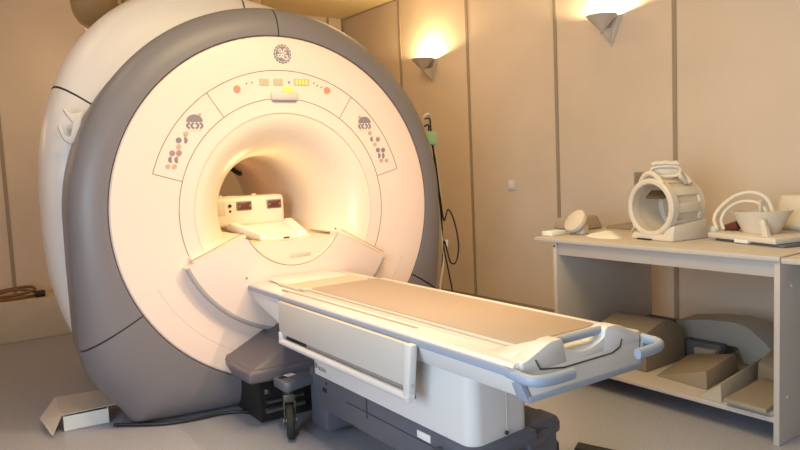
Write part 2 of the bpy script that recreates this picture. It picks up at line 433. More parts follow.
# rear cover: superellipse drum in four pieces
def rcov(u):
    c, s = abs(math.cos(u)), abs(math.sin(u))
    h = 1.30 if math.sin(u) > 0 else 1.18
    f = 1-.035*(1+math.tanh(math.cos(u)*6)) if math.sin(u) > 0 else 1-.07*(math.cos(u) > 0)
    return f*((c/1.13)**2.5+(s/h)**2.5)**(-1/2.5)
CPROF = [(.70, .412), (.76, .420), (.85, .428), (.915, .440), (.958, .468), (.982, .51), (.995, .57), (.995, .66), (.98, .85), (.95, 1.10), (.915, 1.35), (.87, 1.52), (.80, 1.62), (.70, 1.66), (.45, 1.69)]
def covpiece(a0, a1, n):
    us = [math.radians(a0+(a1-a0)*i/(n-1)) for i in range(n)]
    def fn(u, v):
        r, y = CPROF[v]; r *= rcov(u); return (r*math.cos(u), y, max(CZ+r*math.sin(u), .012))
    bm = B(); sweep(bm, fn, us, list(range(len(CPROF))))
    bmesh.ops.remove_doubles(bm, verts=bm.verts[:], dist=.0004)
    return bm
part('rear_cover', covpiece(90.25, 145.6, 36), M['cover'], scan, 'white upper left rear cover')
part('rear_cover', covpiece(34, 89.75, 36), M['cover'], scan, 'white upper right rear cover')
part('side_cover', covpiece(146.1, 269.8, 70), M['cover'], scan, 'white left side cover')
part('side_cover', covpiece(-90, 33.5, 70), M['cover'], scan, 'white right side cover')
for d in (90., 145.85, 33.75):
    bm = B(); u = math.radians(d); h = Vector((-math.sin(u), 0, math.cos(u)))*.012
    p = [(rr*rcov(u)-.008, y+.006) for rr, y in CPROF]
    f = [bm.verts.new(Vector((r*math.cos(u), y, CZ+r*math.sin(u)))+h) for r, y in p]; g = [bm.verts.new(Vector((r*math.cos(u), y, CZ+r*math.sin(u)))-h) for r, y in p]
    for j in range(len(p)-1): bm.faces.new((f[j], f[j+1], g[j+1], g[j]))
    part('cover_seam', bm, M['seam'], scan, 'dark joint between two white cover pieces')
# forked cable hook on the left cover
bm = B()
prism(bm, [(-1.015, 1.608), (-0.995, 1.583), (-0.950, 1.593), (-0.928, 1.605), (-0.945, 1.553), (-0.972, 1.448), (-1.005, 1.436), (-1.032, 1.458), (-1.055, 1.523), (-1.042, 1.528), (-1.028, 1.483), (-1.010, 1.470), (-0.995, 1.483), (-0.985, 1.543), (-1.005, 1.568), (-1.025, 1.608)], 'y', .325, .36, .003)
part('cable_hook', bm, M['cover'], scan, 'white forked cable hook on the left cover')
# docking unit at the foot
bm = B()
prism(bm, [(-.452, -.20), (-.440, -.395), (-.355, -.412), (.355, -.412), (.440, -.395), (.452, -.20), (.40, .04), (-.40, .04)], 'z', .262, .325, .018, seg=3)
for sx in (-1, 1):
    hexa(bm, [(sx*.438, -.04, .31), (sx*.425, -.385, .31), (sx*.13, -.402, .31), (sx*.13, .03, .31)], [(sx*.41, -.05, .338), (sx*.405, -.365, .330), (sx*.13, -.32, .44), (sx*.13, .0, .455)], .012, 3)
hexa(bm, [(-.15, -.402, .31), (.15, -.402, .31), (.15, .03, .31), (-.15, .03, .31)], [(-.15, -.318, .44), (.15, -.318, .44), (.15, .0, .455), (-.15, .0, .455)], .006)
dock = part('docking_unit', bm, M['dock'], scan, 'mauve grey docking housing at the scanner foot')
bm = B(); bb(bm, -.33, .33, -.24, .1, .01, .235)
part('dock_well', bm, M['black'], dock)
bm = B(); bb(bm, -.305, -.28, -.25, -.238, .15, .175, .002); cyl(bm, (-.31, -.26, .07), (-.1, -.26, .07), .014, 10); cyl(bm, (-.30, -.255, .11), (-.1, -.255, .11), .010, 10)
part('dock_latch', bm, M['steel'], dock)
# cable along the base on the floor
bm = B(); tube(bm, spline([(-.93, .23, .013), (-.84, .16, .013), (-.72, .075, .013), (-.58, .035, .013), (-.45, .02, .013), (-.36, -.02, .013), (-.30, -.10, .013)], 8), .009, 8)
solo('floor_cable', bm, M['black'], 'black cable lying along the foot of the scanner base', 'cable', (-.58, .035, 0), 'W')

# ------------------------------------------------------------------ patient table
tab = thing('patient_table', 'white wheeled patient table with beige mat docked to the scanner', 'patient table', (0, -1.1, 0))
sec = [(-.290, .678), (-.280, .690), (.280, .690), (.290, .678), (.290, .654), (.25, .583), (-.25, .583), (-.290, .654)]
bm = prism(B(), sec, 'y', -.47, -2.02, .004)
prism(bm, [(-.283, .676), (-.275, .686), (.275, .686), (.283, .676), (.283, .655), (.262, .60), (-.262, .60), (-.283, .655)], 'y', -.068, -.475, .004)
top = part('table_frame', bm, M['tablew'], tab, 'white rail frame of the table top')
bm = B()
for s in (-1, 1):
    bb(bm, s*.287, s*.298, -.46, -2.02, .653, .679, .004)
    bb(bm, s*.281, s*.291, -.068, -.47, .655, .678, .004)
    hexa(bm, [(s*.298, -2.0, .679), (s*.298, -2.035, .679), (s*.286, -2.035, .679), (s*.286, -2.0, .679)], [(s*.254, -2.0, .576), (s*.254, -2.046, .576), (s*.232, -2.046, .583), (s*.232, -2.0, .583)], .003)
bb(bm, -.252, .252, -2.002, -2.048, .574, .594, .005)
part('trim', bm, M['trim'], top, 'blue grey edge trim')
# foot end: sloping white face, bowed yoke with release bar
bm = hexa(B(), [(-.236, -2.0, .588), (.236, -2.0, .588), (.236, -2.042, .588), (-.236, -2.042, .588)], [(-.28, -2.0, .69), (.28, -2.0, .69), (.28, -2.022, .686), (-.28, -2.022, .686)], .006)
hexa(bm, [(-.24, -2.02, .592), (.24, -2.02, .592), (.24, -2.045, .592), (-.24, -2.045, .592)], [(-.262, -2.0, .668), (.262, -2.0, .668), (.262, -2.034, .66), (-.262, -2.034, .66)], .004)
part('end_face', bm, M['tablew'], top)
bm = B()
for s in (-1, 1):
    pr = [(s*.262, .655), (s*.264, .692), (s*.240, .697), (s*.165, .728), (s*.143, .734), (s*.106, .735), (s*.094, .728), (s*.087, .700), (s*.080, .655)]
    prism(bm, pr, 'y', -1.978, -2.034, .006)
    hexa(bm, [(s*.09, -1.98, .69), (s*.262, -1.98, .69), (s*.25, -1.86, .688), (s*.12, -1.90, .688)], [(s*.10, -1.98, .731), (s*.15, -1.98, .728), (s*.22, -1.87, .694), (s*.13, -1.91, .694)], .004)
arcp = [(x, .680+.028*(x/.095)**2) for x in lin(-.095, .095, 13)]
prism(bm, arcp+[(.095, .65), (-.095, .65)], 'y', -1.975, -2.033, .003)
part('end_yoke', bm, M['tablew'], top, 'white double-humped yoke at the foot end')
bm = B(); cyl(bm, (-.112, -2.006, .720), (.112, -2.006, .720), .0135, 16)
part('release_bar', bm, M['grip'], top, 'blue grey release bar between the humps')
bm = B(); tube(bm, [(-.212, -2.0335, .692), (-.195, -2.0355, .661), (-.10, -2.037, .647), (.12, -2.037, .648), (.16, -2.036, .660), (.170, -2.0345, .684)], .0028, 6)
part('yoke_gap', bm, M['seam'], top)
for s, nm in ((-1, 'left'), (1, 'right')):
    pts = spline([(s*.282, -1.985, .664), (s*.290, -2.05, .661), (s*.285, -2.088, .659), (s*.258, -2.108, .658), (s*.21, -2.114, .657), (s*.145, -2.112, .656)], 7)
    bm = B(); tube(bm, pts, .018, 14, flat=(.95, .75), up=(0, 0, 1))
    part('push_grip', bm, M['grip'], top, 'blue grey L-shaped push grip')
# slots along the rail
for s in (-1, 1): part('rail_slot', box(B(), (s*.236, -.935, .690), (.013, 1.09, .003), rot=(0, 0, s*-.012)), M['slot'], top)
# cradle and mat
bm = prism(B(), [(-.20, .688), (-.196, .697), (.196, .697), (.20, .688)], 'y', -.24, -1.93, .002)
cr = part('cradle', bm, M['matedge'], tab, 'cream cradle under the mat')
bm = hexa(B(), [(-.175, -.07, .690), (.175, -.07, .690), (.19, -.30, .690), (-.19, -.30, .690)], [(-.16, -.07, .705), (.16, -.07, .705), (.178, -.30, .697), (-.178, -.30, .697)], .004)
part('cradle_tip', bm, M['cover'], cr)
bm = B()
pp = [(-.182, -.58), (-.17, -.555), (.17, -.555), (.182, -.58), (.19, -1.905), (.182, -1.925), (-.166, -1.93), (-.178, -1.905)]
prism(bm, pp, 'z', .697, .711, .005)
part('mat', bm, M['mat'], cr, 'beige padded mat')
bm = B(); tube(bm, spline([(p[0], p[1], .702) for p in pp], 4, True), .0058, 8, closed=True)
part('mat_piping', bm, M['matedge'], cr)
# side panel with grab rail, both sides
for s in (-1, 1):
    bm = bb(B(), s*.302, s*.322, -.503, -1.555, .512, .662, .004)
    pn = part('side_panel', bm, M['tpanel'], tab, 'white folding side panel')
    bm = B(); cyl(bm, (s*.312, -.505, .474), (s*.312, -1.55, .474), .0165, 14)
    bb(bm, s*.298, s*.326, -.498, -.53, .462, .52, .006)
    part('grab_rail', bm, M['tablew'], pn)
    bm = B(); prism(bm, [(-1.535, .664), (-1.575, .664), (-1.545, .458), (-1.51, .458)], 'x', s*.297, s*.327, .006)
    part('panel_end', bm, M['tablew'], pn)
    bm = bb(B(), s*.296, s*.301, -.505, -1.55, .47, .65, 0)
    bm2 = bb(B(), s*.2965, s*.3035, -.54, -.735, .487, .512, 0)
    part('panel_backing', bm, M['slot'], pn); part('slot_shade', bm2, M['black'], pn)  # grey sheet and black slab paint the shade inside the slot
# brackets at the head end
bm = B()
hexa(bm, [(-.275, -.10, .60), (-.12, -.10, .60), (-.12, -.48, .50), (-.262, -.48, .50)], [(-.275, -.075, .66), (-.12, -.075, .66), (-.12, -.48, .66), (-.275, -.48, .66)], .005)
bb(bm, -.268, -.25, -.30, -.36, .56, .60, .004); bb(bm, -.272, -.25, -.38, -.45, .535, .58, .004)
part('head_bracket', bm, M['tablew'], tab)
# body column
bm = B()
pb = []
for cx, cy, a in ((-.175, -1.70, 180), (.02, -1.70, 270), (.02, -.66, 0), (-.175, -.66, 90)):
    rr = .048 if cx < 0 else .03
    for i in range(7):
        u = math.radians(a+90*i/6); pb.append((cx+rr*math.cos(u), cy+rr*math.sin(u)))
prism(bm, pb, 'z', .335, .59)
body = part('body', bm, M['tablew'], tab, 'white column of the table')
bm = B(); ctext(bm, 'SIGNA', .025, Matrix.Translation((-.2236, -.722, .368)) @ Matrix.Rotation(-PI/2, 4, 'Z') @ Matrix.Rotation(PI/2, 4, 'X'))
part('lettering', bm, M['key'], body, 'small dark lettering')
bm = B(); bmesh.ops.create_circle(bm, cap_ends=True, radius=.014, segments=24, matrix=Matrix.Translation((-.2237, -.665, .376)) @ Matrix.Rotation(PI/2, 4, 'Y'))
part('body_emblem', bm, M['key'], body)
bm = B(); cyl(bm, (-.07, -1.747, .352), (-.07, -1.752, .352), .008, 12)
part('screw', bm, M['seam'], body)
bm = B(); bb(bm, -.068, -.0665, -1.747, -1.7487, .34, .58)
part('body_joint', bm, M['fline'], body)
# undercarriage
bm = bb(B(), -.205, .20, -.66, -1.72, .17, .335, .006)
bb(bm, -.235, .06, -1.60, -1.765, .285, .335, .01)
base = part('undercarriage', bm, M['base'], tab, 'dark slate base of the table')
bm = B(); bb(bm, -.2085, -.2045, -1.063, -1.067, .24, .335); bb(bm, -.2085, -.204, -.90, -1.6, .262, .2635)
part('seam', bm, M['seam'], base)
bm = B(); bb(bm, -.2095, -.2045, -1.42, -1.50, .272, .30, .002)
part('base_label', bm, M['white'], base, 'small white label')
bm = B(); cyl(bm, (-.2, -.72, .30), (-.208, -.72, .30), .006, 8); bb(bm, -.208, -.20, -.68, -.72, .255, .275, .003)
part('base_catch', bm, M['black'], base)
# caster arms and casters
def caster(x, y, turn):
    g = Matrix.Translation((x, y, 0)) @ Matrix.Rotation(turn, 4, 'Z')
    b_ = B(); t = B()
    cyl(t, (0, 0, .20), (0, 0, .255), .02, 14); bb(t, -.028, .028, -.03, .03, .182, .222, .008)
    for s in (-1, 1): hexa(t, [(s*.028, -.028, .19), (s*.022, -.028, .19), (s*.022, .028, .19), (s*.028, .028, .19)], [(s*.028, -.015, .07), (s*.022, -.015, .07), (s*.022, .015, .07), (s*.028, .015, .07)], .001)
    merge(b_, t, g)
    f = part('caster', b_, M['bronze'], tab, 'swivel caster fork')
    b_ = B(); t = B()
    prof = [(.06, -.017), (.078, -.018), (.0865, -.011), (.0875, 0), (.0865, .011), (.078, .018), (.06, .017)]
    n = 28
    sweep(t, lambda u, v: (prof[v][1], prof[v][0]*math.cos(u), .0885+prof[v][0]*math.sin(u)), [2*PI*i/n for i in range(n)], list(range(7)), True)
    cyl(t, (-.016, 0, .0885), (.016, 0, .0885), .062, 24)
    merge(b_, t, g); part('wheel', b_, M['rubber'], f)
    b_ = B(); t = B(); cyl(t, (-.032, 0, .0885), (.032, 0, .0885), .009, 12); merge(b_, t, g); part('axle', b_, M['steel'], f)
bm = prism(B(), [(-.335, -.425), (-.32, -.418), (.32, -.418), (.335, -.425), (.338, -.545), (.31, -.565), (.14, -.52), (.14, -.70), (-.14, -.70), (-.14, -.52), (-.31, -.565), (-.338, -.545)], 'z', .243, .29, .010)
am = part('caster_arm', bm, M['base'], tab, 'dark slate front cross arm over the casters')
bm = B(); box(bm, (-.262, -.455, .2908), (.045, .035, .002), rot=(0, 0, .2))
part('arm_label', bm, M['white'], am)
bm = B(); box(bm, (-.304, -.47, .2908), (.036, .03, .002), rot=(0, 0, .2))
part('arm_label', bm, M['black'], am)
bm = bb(B(), -.18, .18, -.50, -.66, .05, .33, .01); hexa(bm, [(-.205, -.66, .17), (-.205, -.75, .17), (-.10, -.75, .17), (-.10, -.66, .17)], [(-.20, -.60, .335), (-.205, -.75, .335), (-.10, -.75, .335), (-.10, -.60, .335)], .004)
part('front_column', bm, M['base'], tab)
caster(-.292, -.50, -.40); caster(.292, -.50, .40)
bm = prism(B(), [(.02, -1.56), (.245, -1.548), (.275, -1.575), (.268, -1.66), (.24, -1.70), (.02, -1.765)], 'z', .262, .306, .010)
rb = part('rear_bracket', bm, M['base'], tab, 'dark slate bracket over the rear caster')
bm = B(); box(bm, (.20, -1.62, .3065), (.05, .035, .002), rot=(0, 0, .2))
part('arm_label', bm, M['white'], rb)
bm = B(); cyl(bm, (.245, -1.585, .304), (.245, -1.585, .3072), .012, 16)
part('bolt', bm, M['black'], rb)
bm = prism(B(), [(-.05, -1.56), (-.255, -1.545), (-.285, -1.57), (-.28, -1.66), (-.255, -1.715), (-.05, -1.80)], 'z', .235, .282, .010)
part('rear_bracket', bm, M['base'], tab, 'dark slate bracket over the rear caster')
caster(.225, -1.66, -.5); caster(-.225, -1.66, -.5)
# black foot switch on the floor
bm = B(); hexa(bm, [(.535, -1.49, 0), (.60, -1.455, 0), (.70, -1.63, 0), (.63, -1.665, 0)], [(.54, -1.495, .05), (.60, -1.462, .05), (.69, -1.625, .035), (.63, -1.655, .035)], .006)
solo('foot_switch', bm, M['rubber'], 'black block on the floor just beyond the foot of the table', 'foot switch', (.615, -1.56, 0), 'W')

# carton by the scanner base
car = thing('carton', 'small open white carton on the floor by the scanner base', 'box', (-1.03, .36, 0))
t = .003
L0, L1, L2, L3 = (-1.139, .345, 0), (-.93, .325, 0), (-.905, .60, 0), (-1.12, .62, 0)
def up(p, h, dx=0, dy=0): return (p[0]+dx, p[1]+dy, h)
bm = B()
def slab(bm, p, q, h, th=.004, h0=.002):
    p, q = Vector(p), Vector(q); d = (q-p).normalized(); n = Vector((-d.y, d.x, 0))*th
    hexa(bm, [up(p, h0), up(q, h0), up(q+n, h0), up(p+n, h0)], [up(p, h), up(q, h), up(q+n, h), up(p+n, h)])
slab(bm, L0, L1, .078); slab(bm, L1, L2, .082); slab(bm, L2, L3, .084); slab(bm, L3, L0, .080)
part('carton_side', bm, M['cardin'], car, 'bright white sides')
bm = B(); hexa(bm, [(-1.139, .345, .001), (-.93, .325, .001), (-.905, .60, .001), (-1.12, .62, .001)], [(-1.139, .345, .004), (-.93, .325, .004), (-.905, .60, .004), (-1.12, .62, .004)])
part('carton_bottom', bm, M['card'], car)
bm = B(); hexa(bm, [(-1.145, .338, .086), (-.895, .312, .093), (-.905, .62, .092), (-1.13, .67, .090)], [(-1.145, .338, .090), (-.895, .312, .097), (-.905, .62, .096), (-1.13, .67, .094)])
part('carton_lid', bm, M['card'], car, 'beige grey raised lid')
bm = B(); hexa(bm, [(-1.145, .338, .087), (-1.13, .67, .091), (-1.225, .50, .045), (-1.20, .27, .022)], [(-1.145, .338, .091), (-1.13, .67, .095), (-1.229, .50, .047), (-1.204, .27, .024)])
part('carton_flap', bm, M['card'], car, 'beige flap folded down')

car.location.x -= .006; car.location.y -= .01
# ------------------------------------------------------------------ cables hung at the right of the scanner
def W(pts, y=.22): return [(x, y, z) for x, z in pts]
bm = B()
tube(bm, spline([(1.075, .20, 1.56), (1.10, .18, 1.58), (1.13, .20, 1.55), (1.14, .22, 1.47), (1.165, .22, 1.38), (1.18, .22, 1.22), (1.205, .22, 1.02), (1.20, .22, .80), (1.205, .22, .60), (1.165, .22, .40), (1.15, .24, .02)], 8), .009, 8)
o = solo('hanging_cable', bm, M['cable'], 'pale thick cable hanging down the right edge of the scanner', 'cable', (1.15, .24, 0), 'W')
for pts, lab in (
    ([(1.085, .20, 1.55), (1.11, .18, 1.55), (1.13, .20, 1.50), (1.15, .21, 1.38), (1.165, .21, 1.2), (1.19, .21, 1.0), (1.20, .21, .86), (1.212, .22, .72), (1.255, .22, .50), (1.275, .22, .34), (1.26, .24, .02)], 'thin black cable whose lower half swings out to the right'),
    ([(1.085, .21, 1.50), (1.105, .19, 1.51), (1.125, .21, 1.45), (1.155, .20, 1.30), (1.185, .20, 1.05), (1.21, .20, .88), (1.25, .20, .95), (1.30, .20, .86), (1.328, .20, .70), (1.30, .20, .59), (1.25, .20, .60), (1.215, .21, .74), (1.20, .22, .60), (1.185, .23, .45), (1.18, .26, .02)], 'thin black cable with a loop sticking out to the right')):
    bm = B(); tube(bm, spline(pts, 8), .0055, 6)
    solo('hanging_cable', bm, M['black'], lab, 'cable', pts[-1][:2]+(0,), 'W')
bm = box(B(), (1.108, .185, 1.425), (.082, .045, .085), rot=(0, .06, 0), bev=.006)
solo('green_tape', bm, M['green'], 'green tape wrapped around the cables at the right edge of the scanner', 'tape', (1.13, .195, 1.383), 'W')
bm = B(); cyl(bm, (1.235, .215, .70), (1.235, .215, .745), .013, 10)
solo('cable_plug', bm, M['white'], 'small white plug among the black hanging cables', 'plug', (1.235, .215, .70), 'W')

# ------------------------------------------------------------------ ducts above the scanner
bm = B(); tube(bm, spline([(-.42, 2.0, 2.9), (-.45, 1.97, 2.74), (-.49, 1.94, 2.60), (-.52, 1.95, 2.52), (-.47, 2.1, 2.48), (-.34, 2.35, 2.48), (-.16, 2.7, 2.48), (0, 3.0, 2.48), (.12, 3.22, 2.48)], 8), [.15]*200, 24)
solo('ceiling_duct', bm, M['duct'], 'fat brown duct elbow above the upper left of the scanner', 'duct', (-.48, 1.96, 2.7), 'W')
bm = B(); tube(bm, spline([(.52, 1.5, 2.89), (.50, 1.5, 2.7), (.45, 1.5, 2.5), (.40, 1.45, 2.35), (.36, 1.38, 2.2)], 6), .10, 18)
solo('cryogen_pipe', bm, M['duct'], 'brown pipe rising behind the top of the scanner', 'pipe', (.36, 1.38, 2.2), 'W')

# ------------------------------------------------------------------ wall sconces
def sconce(b_, label, first=None):
    if first is None:
        o = thing('wall_sconce', label, 'wall lamp', (RW, b_, 2.012), 'R', 0., 'wall sconces', local=True)
        # local: -x points away from the wall, z up from the lower tip
        t = B(); n = 40; cx = -.104
        prof = [(0., .095), (.004, .095), (.108, .207), (.101, .207), (.0, .100)]
        sweep(t, lambda u, v: (cx+prof[v][0]*math.cos(u), prof[v][0]*math.sin(u), prof[v][1]), [2*PI*i/n for i in range(n)], list(range(5)), True)
        bmesh.ops.remove_doubles(t, verts=t.verts[:], dist=.0004)
        part('shade', t, M['sconce'], o, 'conical uplight shade')
        t = hexa(B(), [(0, -.004, 0), (0, .004, 0), (-.01, .004, .0), (-.01, -.004, .0)], [(0, -.10, .20), (0, .10, .20), (-.03, .085, .20), (-.03, -.085, .20)], .002)
        hexa(t, [(-.003, -.006, .01), (-.003, .006, .01), (-.10, .006, .095), (-.10, -.006, .095)], [(-.003, -.03, .13), (-.003, .03, .13), (-.085, .02, .12), (-.085, -.02, .12)], .002)
        part('bracket', t, M['sconce'], o, 'triangular wall bracket')
        t = B(); bmesh.ops.create_uvsphere(t, u_segments=12, v_segments=8, radius=.009, matrix=Matrix.Translation((-.112, 0, .093)))
        part('finial', t, M['steel'], o, 'small bright metal finial')
        t = B(); bmesh.ops.create_uvsphere(t, u_segments=16, v_segments=12, radius=.022, matrix=Matrix.Translation((-.10, 0, .150)))
        part('bulb', t, M['bulb'], o, 'glowing bulb')
    else:
        o = first.copy(); COL.objects.link(o); o.location = R2W((RW, b_, 2.012)); o['label'] = label
        for ch in first.children:
            c = ch.copy(); COL.objects.link(c); c.parent = o
    return o
sc = sconce(1.70, 'lit conical wall sconce near the scanner, lower left of the two')
sconce(-.30, 'lit conical wall sconce on the panel above the workbench, right of the two', sc)

# socket on the wall
so = thing('wall_socket', 'small white socket plate low on the right wall panel', 'socket', (RW, .708, 1.01), 'R')
part('plate', bb(B(), RW-.010, RW, .665, .752, 1.01, 1.095, .004), M['cover'], so)
bm = B(); bb(bm, RW-.014, RW-.009, .683, .734, 1.028, 1.077, .003); part('rocker', bm, M['white'], so)

# ------------------------------------------------------------------ left podium with cables
bm = bb(B(), -1.9, -.3, 2.75, RD-.002, 0, .315, .006)
solo('low_podium', bm, M['stone'], 'low cream box platform against the back wall left of the scanner', 'platform', (-1.1, 2.98, 0))
bm = B(); tube(bm, spline([(-1.25, 2.93, .3295), (-1.10, 2.86, .3295), (-.95, 2.88, .3295), (-.86, 2.95, .3295), (-.88, 3.03, .345), (-1.0, 3.08, .37), (-1.12, 3.06, .355), (-1.22, 3.0, .335), (-1.12, 2.92, .345), (-.98, 2.93, .35), (-.87, 3.0, .36), (-.90, 3.06, .385), (-1.06, 3.10, .375), (-1.28, 3.06, .35)], 8), .012, 8)
solo('coiled_cable', bm, M['cabled'], 'brown cable lying in loose coils on the low platform', 'cable', (-1.05, 2.97, .315))
bm = bb(B(), -1.07, -.955, 2.957, 2.985, .316, .346, .006)
solo('cream_block', bm, M['cable'], 'cream stick-shaped block lying inside the cable coil', 'block', (-1.0, 2.975, .315))
bm = B(); cyl(bm, (-.885, 2.872, .343), (-.815, 2.872, .343), .027, 14)
solo('black_plug', bm, M['black'], 'black plug at the right end of the low platform', 'plug', (-.86, 2.915, .315))

# ------------------------------------------------------------------ workbench
def bench(b0, b1, left, right, label, zt=.815):
    o = thing('workbench', label, 'workbench', (1.68, (b0+b1)/2, 0), 'R')
    part('worktop', bb(B(), 1.222, 2.14, b0, b1, zt-.022, zt, .003), M['bencht'], o, 'beige worktop')
    l, r = left, right
    part('apron', bb(B(), 1.252, 1.275, l-.001, r+.001, .722, zt-.022, .001), M['bench'], o)
    for b_ in ((left, right) if left < b0-.05 else (right,)):
        part('side_panel', bb(B(), 1.232, 2.12, b_-.0125, b_+.0125, 0, zt-.022, .002), M['bench'], o)
    part('shelf', bb(B(), 1.236, 2.10, l-.0125, r+.0125, .095, .116, .001), M['bench'], o, 'bottom shelf')
    return o
wb = bench(-.632, -1.999, -.775, -1.984, 'grey workbench with a beige top and one open shelf full of foam pads')
bm = B(); cyl(bm, (1.2318, -.775, .772), (1.2295, -.775, .772), .007, 12); part('screw', bm, M['seam'], wb)
bm = B()
for z_, a_ in ((.68, 1.33), (.20, 1.30)): part('panel_screw', cyl(B(), (a_, -1.9962, z_), (a_, -1.9985, z_), .007, 10), M['white'], wb)
w2 = thing('workbench', 'second bench top starting beyond the right end of the grey workbench', 'workbench', (1.68, -2.6, 0), 'R')
part('worktop', bb(B(), 1.205, 2.14, -2.012, -3.2, .790, .812, .003), M['bencht'], w2)
bm = bb(B(), 1.25, 2.12, -3.16, -3.185, 0, .79); bb(bm, 1.6, 2.12, -2.02, -2.045, 0, .79); part('side_panel', bm, M['bench'], w2)

# ---- things on the worktop
ZT = .8155
# receive paddle
pd = thing('coil_paddle', 'round cream paddle leaning at the left end of the worktop', 'coil', (1.47, -.735, ZT), 'R', 0, local=True)
t = B()
prof = [(0, .0), (.058, .0), (.070, .010), (.074, .024), (.072, .040), (.062, .046), (0, .047)]
sweep(t, lambda u, v: (prof[v][0]*math.cos(u), prof[v][0]*math.sin(u), prof[v][1]-.02), [2*PI*i/36 for i in range(36)], list(range(7)), True)
bmesh.ops.remove_doubles(t, verts=t.verts[:], dist=.0004)
bm = B(); merge(bm, t, Matrix.Translation((0, 0, .070)) @ Vector((-.76, .15, .62)).to_track_quat('Z', 'Y').to_matrix().to_4x4())
part('disc', bm, M['coil'], pd)
bm = B(); hexa(bm, [(-.015, -.05, 0), (.055, -.05, 0), (.055, .05, 0), (-.015, .05, 0)], [(.02, -.045, .06), (.05, -.045, .055), (.05, .045, .055), (.02, .045, .06)], .008); part('foot', bm, M['coil'], pd)
bm = B(); hexa(bm, [(1.60, -.43, ZT), (1.60, -.66, ZT), (1.82, -.66, ZT), (1.82, -.43, ZT)], [(1.62, -.44, .885), (1.62, -.63, .90), (1.80, -.63, .90), (1.80, -.44, .885)], .018, 3)
solo('block_cushion', bm, M['foamb'], 'tan block cushion behind the round paddle on the worktop', 'cushion', (1.7, -.55, ZT))
bm = B(); hexa(bm, [(1.80, -.68, ZT), (1.80, -1.04, ZT), (2.03, -1.04, ZT), (2.03, -.68, ZT)], [(1.82, -.685, .832), (1.82, -1.03, .868), (2.01, -1.03, .868), (2.01, -.685, .832)], .005)
solo('wedge_cushion', bm, M['foam'], 'flat dark brown wedge between the paddle and the barrel coil on the worktop', 'cushion', (1.94, -.86, ZT))
bm = bb(B(), 1.30, 1.42, -.62, -.70, ZT, .842, .004)
solo('plastic_clip', bm, M['white'], 'small white plastic piece at the far left corner of the worktop', 'clip', (1.35, -.66, ZT))
def cloth(pts, h, seed):
    bm = B(); rnd = random.Random(seed)
    n = len(pts); c = (sum(p[0] for p in pts)/n, sum(p[1] for p in pts)/n)
    ring = spline([(p[0], p[1], 0) for p in pts], 6, True); N = len(ring)
    ph = [rnd.random()*6 for _ in range(4)]
    fr = [0, .25, .5, .75, .92, 1.]
    def fn(i, j):
        f = fr[j]; q = ring[i]; x, y = c[0]+(q.x-c[0])*f, c[1]+(q.y-c[1])*f
        z = h*(1-f**3)*(.75+.25*math.sin(x*45+ph[0])*math.sin(y*38+ph[1]))+.002*(1-f)
        return (x, y, ZT+max(z, 0.0005))
    g = sweep(bm, fn, list(range(N)), list(range(6)), True)
    bm.faces.new([bm.verts.new((q.x, q.y, ZT)) for q in ring])
    bmesh.ops.remove_doubles(bm, verts=bm.verts[:], dist=.0002)
    return bm
solo('crumpled_cloth', cloth([(1.40, -.86), (1.35, -.98), (1.39, -1.09), (1.50, -1.02), (1.56, -.94), (1.56, -.87), (1.48, -.84)], .030, 3), M['white'], 'crumpled white cloth left of the barrel coil on the worktop', 'cloth', (1.52, -.9, ZT), ang=80)
bm = B(); tube(bm, spline([(1.70, -.95, ZT+.0095), (1.66, -1.0, .86), (1.64, -1.02, .93), (1.60, -1.04, .97), (1.56, -1.06, .90), (1.55, -1.075, .86)], 8), .0085, 8)
solo('cream_cable', bm, M['cable'], 'short cream cable arching up against the left of the barrel coil', 'cable', (1.56, -.95, ZT))

# barrel head coil (local: +y along the barrel away from the camera, +x to the right)
hc = thing('head_coil', 'cream barrel-shaped head coil with a wide round opening on the worktop', 'head coil', (1.452, -1.246, ZT), 'R', math.radians(-99), local=True)
HZ = .168; HR = .150
def ringy(y0, y1, r0, r1, n=48, zc=HZ, sq=1.):
    b_ = B(); pr = [(r0, y0+.006), (r0+.006, y0), (r1-.008, y0), (r1, y0+.008), (r1, y1-.004), (r1-.004, y1), (r0, y1), (r0, y0+.006)]
    sweep(b_, lambda u, v: (pr[v][0]*math.cos(u), pr[v][1], zc+pr[v][0]*sq*math.sin(u)), [2*PI*i/n for i in range(n)], list(range(8)), True)
    bmesh.ops.remove_doubles(b_, verts=b_.verts[:], dist=.0003); return b_
part('front_ring', ringy(-.02, .03, .122, .152), M['coil'], hc, 'thick cream front ring')
part('rear_ring', ringy(.185, .23, .10, .143), M['coil'], hc)
part('barrel', ringy(.02, .20, .124, .137), M['coilg'], hc, 'greyish barrel wall')
bm = B()
for d in (0, 36, 72, 108, 144, 180, 216, 324):
    u = math.radians(d); box(bm, (.139*math.cos(u), .11, HZ+.139*math.sin(u)), (.012, .18, .050), rot=(0, -u, 0), bev=.004)
part('rung', bm, M['coil'], hc)
bm = hexa(B(), [(-.135, -.02, 0), (.145, -.02, 0), (.145, .25, 0), (-.135, .25, 0)], [(-.115, -.018, .035), (.125, -.018, .035), (.15, .24, .065), (-.11, .24, .065)], .008)
hexa(bm, [(.06, -.015, .0), (.145, -.015, .0), (.15, .245, .0), (.06, .245, .0)], [(.10, -.01, .07), (.145, .0, .08), (.15, .23, .10), (.10, .23, .10)], .008)
part('cradle_base', bm, M['coil'], hc)
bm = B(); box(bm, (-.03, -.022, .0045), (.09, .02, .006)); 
part('base_shadow_strip', bm, M['rubber'], hc, 'thin black strip painting the shadow under the front edge')  # black strip put in as the shadow under the coil base
bm = B(); tube(bm, spline([(-.075, -.0, .29), (-.05, -.005, .325), (-.015, -.005, .345), (.02, -.005, .340), (.05, -.0, .315), (.075, 0, .29)], 6), .014, 10)
part('front_arch', bm, M['coil'], hc)
